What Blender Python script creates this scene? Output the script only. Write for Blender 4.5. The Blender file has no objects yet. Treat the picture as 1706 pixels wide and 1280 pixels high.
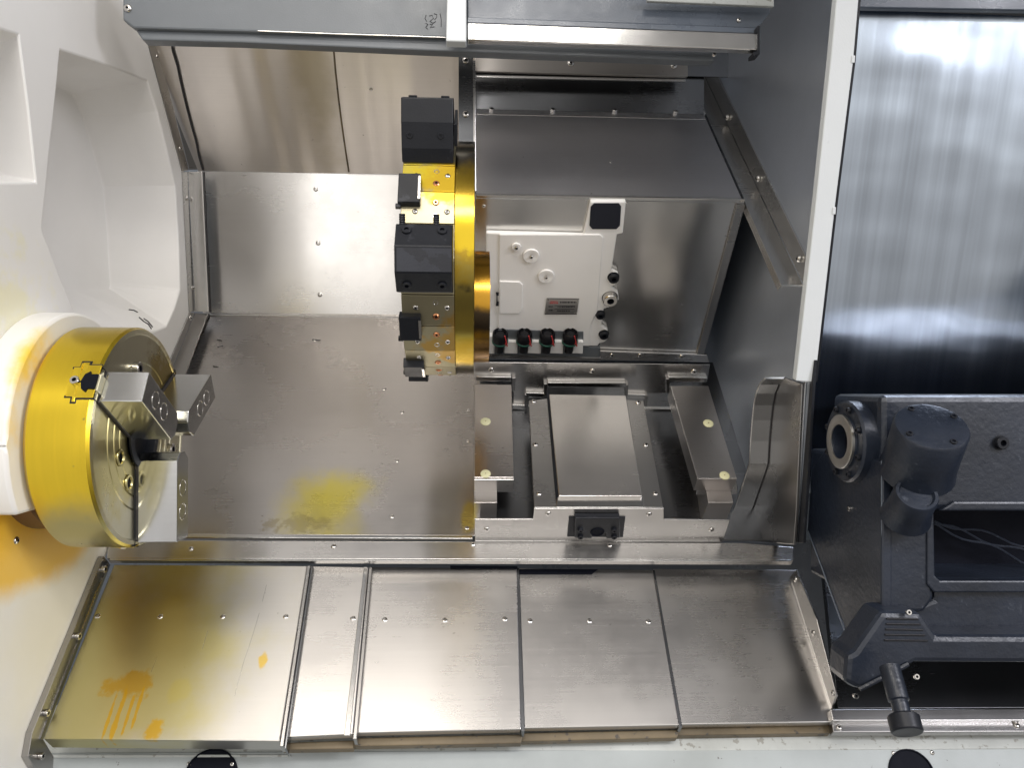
import bpy, bmesh, math, random
from math import sin, cos, radians, pi
from mathutils import Vector, Matrix
random.seed(7)

# ------------------------------------------------------------------ camera
F = 1290.0                      # focal length in photo pixels (1706 x 1280)
TH, PH = radians(2.9), radians(.32)
_f = Vector((sin(TH), cos(TH), 0)); _r = Vector((cos(TH), -sin(TH), 0)); _u = Vector((0, 0, 1))
FW, RT, UP = _f, _r*cos(PH)+_u*sin(PH), _u*cos(PH)-_r*sin(PH)
S = bpy.context.scene
C = S.collection
cd = bpy.data.cameras.new('camera'); cam = bpy.data.objects.new('camera', cd); C.objects.link(cam)
cd.sensor_width = 36; cd.lens = 36*F/1706; cd.clip_end = 200; cd.clip_start = .02
cam.matrix_world = Matrix((RT, UP, -FW)).transposed().to_4x4()
S.camera = cam

# ------------------------------------------------------------------ light
S.view_settings.view_transform = 'Standard'; S.view_settings.look = 'None'
S.view_settings.exposure = 0.0; S.view_settings.gamma = 1
w = bpy.data.worlds.new('World'); S.world = w; w.use_nodes = True
nt = w.node_tree; bg = nt.nodes['Background']; bg.inputs[1].default_value = 1.0
tc = nt.nodes.new('ShaderNodeTexCoord'); sx = nt.nodes.new('ShaderNodeSeparateXYZ')
rp = nt.nodes.new('ShaderNodeValToRGB'); ma = nt.nodes.new('ShaderNodeMath'); ma.operation = 'MULTIPLY_ADD'
ma.inputs[1].default_value = .5; ma.inputs[2].default_value = .5
nt.links.new(tc.outputs['Generated'], sx.inputs[0]); nt.links.new(sx.outputs['Z'], ma.inputs[0])
nt.links.new(ma.outputs[0], rp.inputs[0]); nt.links.new(rp.outputs[0], bg.inputs[0])
rp.color_ramp.elements[0].position = .15; rp.color_ramp.elements[0].color = (.14, .13, .12, 1)
rp.color_ramp.elements[1].position = 1.0; rp.color_ramp.elements[1].color = (.26, .26, .27, 1)
for ps, cl in ((.40, (.55, .52, .49)), (.52, (1.15, 1.10, 1.04)), (.72, (1.0, .98, .95)), (.90, (.50, .49, .48))):
    e = rp.color_ramp.elements.new(ps); e.color = (*cl, 1)
def area(name, loc, target, sx_, sy_, power, col):
    l = bpy.data.lights.new(name, 'AREA'); l.shape = 'RECTANGLE'; l.size = sx_; l.size_y = sy_
    l.energy = power; l.color = col
    o = bpy.data.objects.new(name, l); C.objects.link(o); o.location = loc
    o.rotation_euler = (Vector(target)-Vector(loc)).to_track_quat('-Z', 'Y').to_euler()
    return o
area('workshop_ceiling_light', (-.9, -.5, 2.6), (-.5, 1.8, -.3), 1.6, .5, 30, (1, .93, .84))
area('workshop_ceiling_light', (.5, -1.6, 2.6), (.2, 1.8, -.2), 2.4, .5, 70, (1, .96, .92))
area('workshop_ceiling_light', (2.6, -.6, 1.6), (.9, 1.8, 0), .8, 1.8, 95, (.92, .92, 1))

area('added_panel_light', (-1.15, -2.2, .25), (-.6, 2.3, .3), 1.1, 1.5, 11, (1, .97, .92))  # added light behind the camera, brightens the middle back sheet
# ------------------------------------------------------------------ planes and pixels
Q = math.sqrt(.5)
NB, NS = Vector((0, -Q, Q)), Vector((0, Q, Q))
def B(c): return (NB, c)
def SS(c): return (NS, c)
def X(c): return (Vector((1, 0, 0)), c)
def Y(c): return (Vector((0, 1, 0)), c)
def Z(c): return (Vector((0, 0, 1)), c)
def ray(px, py): return RT*((px-853)/F)+UP*((640-py)/F)+FW
def U(px, py, pl):
    d = ray(px, py); return d*(pl[1]/d.dot(pl[0]))
def thru(n, p): return (n, n.dot(p))
def off(pl, d):                  # plane moved d towards the camera side (its normal made to face the camera)
    n, c = pl
    if c > 0: n, c = -n, -c
    return (n, c+d)
def facing(pl):
    n, c = pl
    return -n if c > 0 else n.copy()
XL, XR = -.80, .70
def prof(p1, p2):                # plane containing the x direction through two wall pixels at x = XL
    a, b = U(*p1, X(XL)), U(*p2, X(XL)); d = b-a
    n = Vector((0, d.z, -d.y)).normalized()
    return off((n, n.dot(a)), 0)
PT = prof((255, 70), (325, 285)); PM = prof((325, 285), (335, 520)); BL = -1.496

# ------------------------------------------------------------------ materials
P_ = lambda px, py, pl: tuple(U(px, py, pl))
def newmat(name):
    m = bpy.data.materials.new(name); m.use_nodes = True
    return m, m.node_tree, m.node_tree.nodes['Principled BSDF']
def N(t, kind, **kw):
    n = t.nodes.new(kind)
    for k, v in kw.items():
        if k.startswith('i_'):
            n.inputs[k[2:].replace('_', ' ')].default_value = v
        else: setattr(n, k, v)
    return n
def noise(t, scale, sc=(1, 1, 1), detail=4, rough=.6, rot=(0, 0, 0)):
    g = N(t, 'ShaderNodeNewGeometry'); mp = N(t, 'ShaderNodeMapping')
    mp.inputs['Scale'].default_value = sc; mp.inputs['Rotation'].default_value = rot
    n = N(t, 'ShaderNodeTexNoise'); n.inputs['Scale'].default_value = scale
    n.inputs['Detail'].default_value = detail; n.inputs['Roughness'].default_value = rough
    t.links.new(g.outputs['Position'], mp.inputs[0]); t.links.new(mp.outputs[0], n.inputs['Vector'])
    return n.outputs['Fac']
def maprange(t, v, a, b, c, d, smooth=False):
    n = N(t, 'ShaderNodeMapRange'); n.inputs[1].default_value = a; n.inputs[2].default_value = b
    n.inputs[3].default_value = c; n.inputs[4].default_value = d
    if smooth: n.interpolation_type = 'SMOOTHSTEP'
    t.links.new(v, n.inputs[0]); return n.outputs[0]
def math_(t, op, a, b):
    n = N(t, 'ShaderNodeMath', operation=op)
    for i, v in enumerate((a, b)):
        if isinstance(v, (int, float)): n.inputs[i].default_value = v
        else: t.links.new(v, n.inputs[i])
    return n.outputs[0]
def mixc(t, fac, a, b):
    n = N(t, 'ShaderNodeMix', data_type='RGBA')
    for i, v in ((0, fac), (6, a), (7, b)):
        if isinstance(v, (int, float)): n.inputs[i].default_value = v
        elif isinstance(v, tuple): n.inputs[i].default_value = (*v, 1) if len(v) == 3 else v
        else: t.links.new(v, n.inputs[i])
    return n.outputs[2]
def blob(t, c, rad, ragged=.25, nscale=9, axis=(1, 1, 1), soft=.5):
    """0..1 stain or painted-reflection mask: soft ellipsoid round c with ragged edge"""
    g = N(t, 'ShaderNodeNewGeometry')
    s = N(t, 'ShaderNodeVectorMath', operation='SUBTRACT'); s.inputs[1].default_value = c
    t.links.new(g.outputs['Position'], s.inputs[0])
    d = N(t, 'ShaderNodeVectorMath', operation='MULTIPLY'); d.inputs[1].default_value = tuple(1/(rad*a) for a in axis)
    t.links.new(s.outputs[0], d.inputs[0])
    l = N(t, 'ShaderNodeVectorMath', operation='LENGTH'); t.links.new(d.outputs[0], l.inputs[0])
    v = math_(t, 'ADD', l.outputs['Value'], maprange(t, noise(t, nscale, detail=5), .3, .7, -ragged, ragged))
    return maprange(t, v, 1-soft, 1, 1, 0, True)
def steel(name, base=(.62, .605, .59), rough=.27, aniso=.55, rot=0., stains_and_reflections=(), metal=1., brush=(2, 260, 260), wave=.13, smudge=.05, brushamt=.035, spots=True, wsc=(1.7, .5, .5)):
    m, t, p = newmat(name)
    p.inputs['Metallic'].default_value = metal
    br = noise(t, 1, brush, 3, .7); sm = noise(t, 3.2, detail=5, rough=.62)
    r = math_(t, 'ADD', maprange(t, br, .2, .8, rough-.012, rough+.015), maprange(t, sm, .3, .7, -smudge, smudge))
    lo = tuple(c*(1-brushamt) for c in base)
    col = mixc(t, maprange(t, br, .3, .7, 0, 1), lo, tuple(base))
    col = mixc(t, maprange(t, sm, .42, .68, 0, .35), col, tuple(c*.80 for c in base))
    if spots:
        sp = noise(t, 70, detail=2); col = mixc(t, maprange(t, sp, .74, .78, 0, .45), col, (.16, .15, .13))
    for (c, rad, colr, amt, kw) in stains_and_reflections:
        col = mixc(t, math_(t, 'MULTIPLY', blob(t, c, rad, **kw), amt), col, colr)
    t.links.new(col, p.inputs['Base Color']); t.links.new(r, p.inputs['Roughness'])
    p.inputs['Anisotropic'].default_value = aniso; p.inputs['Anisotropic Rotation'].default_value = rot
    if aniso:
        tg = N(t, 'ShaderNodeTangent', direction_type='UV_MAP', uv_map='UVMap'); t.links.new(tg.outputs[0], p.inputs['Tangent'])
    b1 = N(t, 'ShaderNodeBump'); b1.inputs['Strength'].default_value = wave; b1.inputs['Distance'].default_value = .02
    t.links.new(noise(t, 2.3, wsc, detail=1), b1.inputs['Height'])
    b2 = N(t, 'ShaderNodeBump'); b2.inputs['Strength'].default_value = .03; b2.inputs['Distance'].default_value = .0003
    t.links.new(br, b2.inputs['Height']); t.links.new(b1.outputs[0], b2.inputs['Normal'])
    t.links.new(b2.outputs[0], p.inputs['Normal'])
    return m
def paint(name, base, rough=.4, stains_and_reflections=(), var=.08, bump=.02, bscale=300, spec=.5, chips=None, metal=0):
    m, t, p = newmat(name)
    sm = noise(t, 6, detail=6)
    col = mixc(t, maprange(t, sm, .3, .7, 0, 1), tuple(c*(1-var) for c in base), tuple(min(1, c*(1+var*.4)) for c in base))
    for (c, rad, colr, amt, kw) in stains_and_reflections:
        col = mixc(t, math_(t, 'MULTIPLY', blob(t, c, rad, **kw), amt), col, colr)
    if chips:
        col = mixc(t, maprange(t, noise(t, chips[0], detail=5), chips[1], chips[1]+.04, 0, chips[3] if len(chips) > 3 else .9), col, chips[2])
    t.links.new(col, p.inputs['Base Color']); p.inputs['Metallic'].default_value = metal
    t.links.new(maprange(t, noise(t, 14, detail=4), .3, .7, rough-.07, rough+.09), p.inputs['Roughness'])
    p.inputs['Specular IOR Level'].default_value = spec
    b = N(t, 'ShaderNodeBump'); b.inputs['Strength'].default_value = .5; b.inputs['Distance'].default_value = bump*.02
    t.links.new(noise(t, bscale, detail=2), b.inputs['Height']); t.links.new(b.outputs[0], p.inputs['Normal'])
    return m
OIL = (.62, .40, .012); OILD = (.55, .27, .01)
BC1 = B(-1.495)
M = {}
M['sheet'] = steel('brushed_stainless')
M['sheet_top'] = steel('upper_panel_stainless', base=(.86, .81, .76), rough=.32, aniso=.75, wave=.55, wsc=(3.4, .3, .3), stains_and_reflections=[
    (P_(530, 150, PT), .30, (.50, .44, .30), .55, dict(axis=(.22, 1, 1.6), ragged=.3, nscale=6, soft=.8))])  # olive band: a reflection on the wavy sheet, painted in
M['sheet_low'] = steel('lower_panel_stainless', base=(.46, .44, .425), rough=.27, aniso=.65, stains_and_reflections=[
    (P_(538, 852, B(BL)), .19, (.58, .49, .05), .75, dict(axis=(.75, .85, .85), ragged=.25, nscale=9, soft=.95)),
    (P_(575, 815, B(BL)), .10, (.60, .52, .06), .5, dict(ragged=.3, nscale=9, soft=.95)),
    (P_(500, 872, B(BL)), .09, (.24, .20, .09), .45, dict(axis=(1, .3, .3), ragged=.6, nscale=40, soft=.5)),
    (P_(782, 860, B(BL)), .06, (.62, .50, .05), .7, dict(axis=(.4, 1, 1)))])
def drip(x, y0, y1, wpx, amt=.85, col=(.62, .38, .02)):
    a, b = U(x, y0, BC1), U(x-(y1-y0)*.12, y1, BC1)
    return (tuple((a+b)/2), (b-a).length*.55, col, amt, dict(axis=(wpx*1.55/F/((b-a).length*.55), 1, 1), ragged=.34, nscale=40, soft=.4))
M['cover_oily'] = steel('oily_cover_stainless', base=(.52, .505, .48), rough=.36, aniso=.5, stains_and_reflections=[
    (P_(240, 1090, BC1), .40, (.50, .44, .14), .75, dict(axis=(.75, 1, 1), ragged=.4, nscale=5, soft=.9)),  # olive film with the chuck's reflection painted in
    (P_(215, 960, BC1), .16, (.46, .41, .14), .2, dict(ragged=.4, nscale=8, soft=.9)),
    (P_(218, 1143, BC1), .052, (.54, .34, .03), .8, dict(axis=(1, .6, .6), ragged=.45, nscale=30, soft=.45)),
    drip(187, 1150, 1245, 3.4), drip(202, 1150, 1240, 5), drip(219, 1150, 1228, 3.2), drip(235, 1140, 1215, 3),
    drip(258, 1196, 1240, 15), drip(441, 1082, 1117, 9, .8, (.60, .40, .03)),
    (P_(300, 1150, BC1), .03, (.60, .50, .05), .25, dict(ragged=.3, nscale=30))])
M['cover'] = steel('way_cover_stainless', base=(.57, .55, .53), rough=.28, aniso=.6)
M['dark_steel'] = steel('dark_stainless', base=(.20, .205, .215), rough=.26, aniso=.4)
M['mid_steel'] = steel('grey_stainless', base=(.40, .39, .38), rough=.28, aniso=.5)
M['casing_top'] = steel('casing_top_stainless', base=(.85, .84, .86), rough=.36, aniso=.3)
M['header'] = steel('header_stainless', base=(.36, .34, .32), rough=.3, aniso=.3)
M['bright'] = steel('bright_trim', base=(.66, .65, .63), rough=.22, aniso=0, spots=False)
M['screwm'] = steel('screw_steel', base=(.62, .60, .57), rough=.2, aniso=0, wave=0, spots=False)
M['jaw'] = steel('ground_jaw_steel', base=(.64, .65, .66), rough=.17, aniso=.3, spots=False, wave=.08)
M['gold'] = steel('oil_coated_chuck', base=(.90, .65, .05), rough=.25, aniso=.4, wave=.05, brushamt=.07, brush=(190, 3, 3), stains_and_reflections=[  # olive top and bottom are reflection bands painted into the colour
    ((-.68, 1.33, -.30), .17, (.34, .33, .20), .85, dict(ragged=.25, nscale=5, axis=(2, 1, .7), soft=.7)),
    ((-.68, 1.55, .12), .17, (.42, .36, .16), .8, dict(ragged=.2, nscale=5, axis=(2, 1, .7), soft=.7))])
M['goldface'] = steel('oiled_chuck_face', base=(.74, .70, .52), rough=.30, aniso=0, brush=(60, 60, 60), stains_and_reflections=[
    ((-.62, 1.62, .0), .12, (.38, .26, .02), .8, dict(ragged=.5, nscale=14)),
    ((-.62, 1.38, -.14), .12, (.62, .52, .12), .6, dict(ragged=.4, nscale=10))])
M['turret'] = steel('oiled_turret_steel', base=(.40, .36, .24), rough=.42, aniso=0, brush=(40, 40, 40), stains_and_reflections=[
    ((-.05, 1.40, .36), .06, (.72, .48, .02), .9, dict(ragged=.5, nscale=25)),
    ((-.11, 1.39, .39), .05, (.72, .58, .04), .8, dict(ragged=.5, nscale=30)),
    ((-.04, 1.45, .08), .07, (.50, .30, .06), .8, dict(ragged=.6, nscale=22))])
M['ring'] = steel('oiled_ring_painted_reflections', base=(.58, .39, .05), rough=.18, aniso=0, stains_and_reflections=[  # dark patches are painted-in reflections; the gold ones are oil
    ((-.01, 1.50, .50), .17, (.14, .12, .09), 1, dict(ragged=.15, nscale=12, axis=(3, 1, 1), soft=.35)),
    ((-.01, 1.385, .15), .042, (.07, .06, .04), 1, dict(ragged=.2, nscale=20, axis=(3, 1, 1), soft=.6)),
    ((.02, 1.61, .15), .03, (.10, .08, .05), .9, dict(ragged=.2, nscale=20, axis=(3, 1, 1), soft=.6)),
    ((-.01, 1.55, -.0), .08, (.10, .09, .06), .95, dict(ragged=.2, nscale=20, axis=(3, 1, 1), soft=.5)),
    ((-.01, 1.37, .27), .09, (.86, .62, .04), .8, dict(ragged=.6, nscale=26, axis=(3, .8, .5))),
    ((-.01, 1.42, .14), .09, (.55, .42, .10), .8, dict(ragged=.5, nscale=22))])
M['hubm'] = steel('oiled_hub', base=(.55, .30, .04), rough=.22, aniso=0, stains_and_reflections=[  # darker patches low on the front
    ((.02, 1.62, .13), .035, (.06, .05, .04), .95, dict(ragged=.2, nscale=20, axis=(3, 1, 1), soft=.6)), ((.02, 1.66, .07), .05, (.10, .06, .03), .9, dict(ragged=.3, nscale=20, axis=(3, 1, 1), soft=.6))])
M['copper'] = steel('copper_plug', base=(.75, .33, .16), rough=.25, aniso=0)
M['black'] = paint('blackened_steel', (.012, .0135, .018), .40, var=.3, spec=.28, chips=(30, .62, (.045, .048, .058), .5))
M['blackhole'] = paint('black_recess', (.006, .007, .012), .6, spec=.08)
M['navy'] = paint('dark_opening', (.01, .012, .022), .35)
M['white'] = paint('white_enamel', (.88, .87, .85), .38, var=.03, stains_and_reflections=[
    (P_(60, 890, X(XL)), .33, (.95, .52, .0), 1., dict(ragged=.10, nscale=7, axis=(1, .85, .36), soft=.4)),
    (P_(90, 960, X(XL)), .45, (.84, .74, .40), .35, dict(ragged=.25, nscale=4, soft=.9)),
    (P_(20, 530, X(XL)), .15, (.88, .82, .35), .4, dict(ragged=.5, nscale=22, soft=.9))])
M['cover_white'] = paint('white_spindle_cover', (.84, .83, .80), .36, var=.03, stains_and_reflections=[])
M['white2'] = paint('ivory_enamel', (.95, .94, .92), .35, var=.03, stains_and_reflections=[
    (P_(822, 412, Y(1.70)), .018, (.80, .50, .04), .8, dict(ragged=.3, nscale=50)),
    (P_(808, 500, Y(1.70)), .10, (.80, .66, .25), .8, dict(ragged=.3, nscale=12, axis=(.16, 1, 1)))])
M['grey'] = paint('grey_green_enamel', (.145, .16, .175), .35, var=.12)
M['bluegrey'] = paint('slate_enamel', (.10, .12, .15), .30, var=.15, spec=.7)
M['wallblue'] = steel('shaded_partition_steel', base=(.60, .65, .73), rough=.38, aniso=.3, spots=False, metal=.85)
M['roofm'] = paint('roof_enamel', (.50, .50, .51), .5)
M['cast'] = paint('dark_blue_casting', (.014, .019, .031), .36, var=.4, bump=.09, bscale=90, spec=.5, chips=(45, .66, (.06, .07, .09), .5))
M['sill'] = paint('pale_grey_sill', (.36, .39, .39), .45, var=.12, chips=(70, .68, (.12, .11, .10)), stains_and_reflections=[])
M['sillworn'] = paint('worn_sill_lip', (.50, .52, .50), .4, var=.25, chips=(60, .60, (.22, .21, .18), .7))
M['rust'] = paint('oily_edge', (.17, .13, .075), .45, var=.5, chips=(50, .6, (.05, .045, .04)))
M['centre'] = steel('centre_cover_stainless', base=(.74, .71, .68), rough=.25, aniso=.5, wave=.3)
M['casing_front'] = steel('casing_front_stainless', base=(.74, .73, .71), rough=.24, aniso=.7, wave=.25, wsc=(2.5, .4, .4))
M['barm'] = steel('ground_bar_steel', base=(.52, .49, .47), rough=.30, aniso=.3, wave=.05)
M['cream'] = paint('cream_plastic_plug', (.70, .68, .42), .5, var=.1)
M['plate'] = steel('nameplate_metal', base=(.55, .54, .52), rough=.35, aniso=0, wave=0, spots=False)
M['red'] = paint('red_tag', (.62, .05, .05), .45)
M['ink'] = paint('dark_ink', (.03, .03, .035), .5)
M['wornblack'] = paint('worn_blackened_face', (.028, .031, .042), .38, var=.4, chips=(38, .52, (.012, .013, .018), .8))
M['rubber'] = paint('black_rubber', (.008, .008, .010), .35, spec=.3)
M['hose_green'] = paint('dark_green_band', (.02, .10, .07), .4)
M['whiteflange'] = paint('white_door_edge', (.70, .73, .74), .33, var=.04)
M['brown'] = paint('oily_brown_shade', (.16, .09, .05), .4, var=.3)
M['caulk'] = paint('dark_sealant', (.03, .028, .03), .4, var=.4)

# ------------------------------------------------------------------ builders
def base_uv(me):
    if not me.uv_layers: me.uv_layers.new(name='UVMap')
    uv = me.uv_layers[0].data
    for p in me.polygons:
        n = p.normal
        a = Vector((1, 0, 0)) if abs(n.x) < .8 else Vector((0, Q, Q))
        t = (a-n*a.dot(n)).normalized(); b = n.cross(t)
        for li in p.loop_indices:
            v = me.vertices[me.loops[li].vertex_index].co
            uv[li].uv = (v.dot(b), v.dot(t))
def link(name, me, mat, parent=None, bevel=0, smooth=False, mat2=None):
    o = bpy.data.objects.new(name, me); C.objects.link(o)
    if mat and not me.materials: me.materials.append(M[mat])
    if mat2 and len(me.materials) < 2: me.materials.append(M[mat2])
    if parent:
        o.parent = parent; o.matrix_parent_inverse = Matrix.Translation(-world_of(parent))
    if bevel:
        b = o.modifiers.new('edge', 'BEVEL'); b.width = bevel; b.segments = 2; b.limit_method = 'ANGLE'; b.angle_limit = radians(35)
    if smooth:
        for p in me.polygons: p.use_smooth = True
        me.set_sharp_from_angle(angle=radians(38))
    return o
def world_of(o):
    v = Vector(o.location)
    if o.parent: v = v  # parts carry world coordinates
    return v
def thing(name, label, cat, loc, group=None):
    o = bpy.data.objects.new(name, None); C.objects.link(o); o.location = loc; o.empty_display_size = .05
    o['label'] = label; o['category'] = cat
    if group: o['group'] = group
    return o
def tag(o, label, cat, group=None):
    o['label'] = label; o['category'] = cat
    if group: o['group'] = group
    return o
def mesh(bm, name='m'):
    me = bpy.data.meshes.new(name); bmesh.ops.recalc_face_normals(bm, faces=bm.faces); bm.to_mesh(me); bm.free(); base_uv(me); return me
def prism_into(bm, pts, d):
    a = [bm.verts.new(p) for p in pts]; b = [bm.verts.new(p+d) for p in pts]; n = len(pts)
    bm.faces.new(a); bm.faces.new(b[::-1])
    for i in range(n): bm.faces.new((a[i], b[i], b[(i+1) % n], a[(i+1) % n]))
def slab(name, px, pl, thick, mat, parent=None, bevel=.0015, **kw):
    """pixel outline on a plane, given a thickness away from the camera"""
    bm = bmesh.new(); pts = [U(x, y, pl) for x, y in px]
    prism_into(bm, pts, -facing(pl)*thick)
    return link(name, mesh(bm, name), mat, parent, bevel, **kw)
def solid(name, pts, d, mat, parent=None, bevel=.0015, **kw):
    bm = bmesh.new(); prism_into(bm, [Vector(p) for p in pts], Vector(d))
    return link(name, mesh(bm, name), mat, parent, bevel, **kw)
def box(name, x0, x1, y0, y1, z0, z1, mat, parent=None, bevel=.002, **kw):
    return solid(name, [(x0, y0, z0), (x1, y0, z0), (x1, y0, z1), (x0, y0, z1)], (0, y1-y0, 0), mat, parent, bevel, **kw)
def frame_of(n, up=Vector((0, 0, 1))):
    n = n.normalized(); t = up-n*up.dot(n)
    if t.length < 1e-3: t = Vector((1, 0, 0))-n*n.x
    t.normalize(); return n.cross(t).normalized()*-1, t, n
def lathe_into(bm, profile, c, axis, seg=40, a0=0., mi=None):
    ex, ey, ez = frame_of(Vector(axis)); c = Vector(c); rings = []
    for r, h in profile:
        if r < 1e-6: rings.append([bm.verts.new(c+ez*h)])
        else: rings.append([bm.verts.new(c+ez*h+(ex*cos(a0+2*pi*k/seg)+ey*sin(a0+2*pi*k/seg))*r) for k in range(seg)])
    for i, (a, b) in enumerate(zip(rings, rings[1:])):
        if len(a) == 1 and len(b) == 1: continue
        for k in range(seg):
            k2 = (k+1) % seg
            if len(a) == 1: f = bm.faces.new((a[0], b[k], b[k2]))
            elif len(b) == 1: f = bm.faces.new((a[k], b[0], a[k2]))
            else: f = bm.faces.new((a[k], b[k], b[k2], a[k2]))
            if mi and i in mi: f.material_index = 1
def lathe(name, profile, c, axis, mat, parent=None, seg=40, bevel=0, mat2=None, mi=None, smooth=True):
    bm = bmesh.new(); lathe_into(bm, profile, c, axis, seg, mi=mi)
    return link(name, mesh(bm, name), mat, parent, bevel, smooth=smooth, mat2=mat2)
def tube(name, pts, r, mat, parent=None, seg=8):
    bm = bmesh.new(); pts = [Vector(p) for p in pts]; rings = []
    for i, p in enumerate(pts):
        d = (pts[min(i+1, len(pts)-1)]-pts[max(i-1, 0)]).normalized(); ex, ey, _ = frame_of(d, Vector((.3, .2, 1)))
        rings.append([bm.verts.new(p+(ex*cos(2*pi*k/seg)+ey*sin(2*pi*k/seg))*r) for k in range(seg)])
    for a, b in zip(rings, rings[1:]):
        for k in range(seg): bm.faces.new((a[k], b[k], b[(k+1) % seg], a[(k+1) % seg]))
    bm.faces.new(rings[0][::-1]); bm.faces.new(rings[-1])
    return link(name, mesh(bm, name), mat, parent, smooth=True)
# screws: one shared mesh each kind, unit radius, axis +Z
def unit_mesh(name, prof_, seg, mat, mi, mat2='blackhole'):
    bm = bmesh.new(); lathe_into(bm, prof_, (0, 0, 0), (0, 0, 1), seg, mi=mi); me = mesh(bm, name)
    me.materials.append(M[mat]); me.materials.append(M[mat2])
    for p in me.polygons: p.use_smooth = True
    me.set_sharp_from_angle(angle=radians(40)); return me
SCR = unit_mesh('pan_screw', [(0, .12), (.30, .12), (.34, .46), (.62, .42), (.88, .26), (1, .05), (1, -.3)], 12, 'screwm', {0, 1})
FLAT = unit_mesh('flat_screw', [(0, .02), (.32, .02), (.36, .16), (.80, .16), (1, .02), (1.05, -.2)], 14, 'screwm', {0, 1}, 'mid_steel')
CAP = unit_mesh('cap_screw', [(0, .15), (.46, .15), (.46, .8), (.86, .8), (.95, .7), (.95, 0), (1.12, 0), (1.12, -.1)], 18, 'black', {0, 1})
CAPS = unit_mesh('steel_cap_screw', [(0, .15), (.46, .15), (.46, .8), (.86, .8), (.95, .7), (.95, -.2)], 18, 'screwm', {0, 1})
HOLE = unit_mesh('threaded_hole', [(0, -.02), (.72, -.02), (.80, .07), (1, .07), (1.08, -.1)], 16, 'screwm', {0})
DOT = unit_mesh('plug', [(0, .12), (.12, .12), (.15, .25), (.8, .22), (1, .1), (1, -.1)], 20, 'cream', {0}, 'brown')
COP = unit_mesh('copper_plug', [(0, .05), (.35, .05), (.40, .3), (.75, .3), (1, .08), (1, -.1)], 16, 'copper', {0})
def fix(parent, p, n, r, me=SCR, name='screw'):
    o = bpy.data.objects.new(name, me); C.objects.link(o)
    o.parent = parent; o.matrix_parent_inverse = Matrix.Translation(-Vector(parent.location)) if parent.type == 'EMPTY' else Matrix()
    q = Vector(n).to_track_quat('Z', 'Y'); o.location = p; o.rotation_euler = (q @ Matrix.Rotation(random.uniform(0, 6), 3, 'Z').to_quaternion()).to_euler()
    o.scale = (r, r, r); return o
def screws(parent, pxs, pl, rpx=4.2, me=SCR, name='screw', lift=0):
    for x, y in pxs:
        p = U(x, y, pl); rr = rpx*p.dot(FW)/F
        fix(parent, p+facing(pl)*lift, facing(pl), rr, me, name)

# ================================================================== LEFT HEADSTOCK WALL
W = thing('headstock_wall', 'tall white enamelled side wall with sunken pockets behind the chuck', 'wall', U(0, 1240, X(XL)))
def wall_with_pockets():
    bm = bmesh.new(); pl = X(XL)
    out = [(-420, -420), (150, -420), (250, 50), (306, 285), (318, 520), (240, 700), (185, 905), (52, 1222), (30, 1420), (-420, 1420)]
    def loop(px): return [bm.verts.new(U(x, y, pl)) for x, y in px]
    def edges(vs): return [bm.edges.new((vs[i], vs[(i+1) % len(vs)])) for i in range(len(vs))]
    o = loop(out); es = edges(o)
    p1o = [(100, 83), (162, 103), (246, 135), (262, 185), (276, 240), (292, 309), (297, 390), (300, 483), (290, 515), (277, 544), (230, 562), (150, 560), (129, 532), (96, 450), (70, 382), (82, 260), (94, 150)]
    p1i = [(p[0]-118, p[1]+16) for p in p1o]
    p1i = [(-20, 105), (50, 125), (120, 155), (137, 195), (152, 246), (171, 309), (178, 390), (183, 470), (183, 476), (182, 481), (120, 481), (20, 480), (-10, 470), (-40, 440), (-60, 380), (-50, 260), (-40, 150)]
    p2o = [(-330, -60), (-120, 0), (0, 48), (31, 58), (47, 180), (60, 303), (0, 303), (-330, 303)]
    p2i = [(-480, -20), (-250, 50), (-135, 100), (-105, 115), (-88, 190), (-76, 280), (-135, 281), (-480, 281)]
    DEP = .19
    for po, pi_ in ((p1o, p1i), (p2o, p2i)):
        a = loop(po); es += edges(a)
        plq = X(XL-DEP)
        b = [bm.verts.new(U(x, y, plq)) for x, y in pi_]
        for i in range(len(a)): bm.faces.new((a[i], a[(i+1) % len(a)], b[(i+1) % len(a)], b[i]))
        bm.faces.new(b)
    bmesh.ops.triangle_fill(bm, edges=es, use_beauty=True)
    return mesh(bm, 'wall_sheet')
wl = link('wall_sheet', wall_with_pockets(), 'white', W, bevel=.004)
screws(W, [(27, 901)], X(XL), 7, SCR)
# mark left by a tool above the chuck
for a in ([(232, 529), (240, 536), (247, 540), (252, 548)], [(240, 531), (247, 536), (254, 545)], [(215, 516), (223, 517), (229, 520)]):
    tube('smear', [U(x, y, X(XL+.001)) for x, y in a], .0016, 'caulk', W, 5)

# ================================================================== BACK PANELS
def lp(name, px, pl, mat, label, scr=(), th=.003, rp=4, parts=()):
    t = thing(name, label, 'metal panel', U(px[-1][0], px[-1][1], pl), 'stainless sheets lining the back')
    slab('sheet', px, pl, th, mat, t, bevel=.0008)
    screws(t, scr, pl, rp, FLAT)
    return t
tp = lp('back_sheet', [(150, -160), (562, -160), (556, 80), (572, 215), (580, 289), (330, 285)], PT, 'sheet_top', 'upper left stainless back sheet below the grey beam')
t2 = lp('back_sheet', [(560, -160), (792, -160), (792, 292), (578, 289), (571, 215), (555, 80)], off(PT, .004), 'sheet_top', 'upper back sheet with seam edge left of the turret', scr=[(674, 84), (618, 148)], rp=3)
mp_ = lp('back_sheet', [(330, 285), (792, 292), (792, 528), (338, 523)], off(PM, 0), 'sheet', 'upright middle back sheet reflecting bright light left of the turret', scr=[(526, 315), (530, 405), (533, 491)], rp=4)
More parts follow.
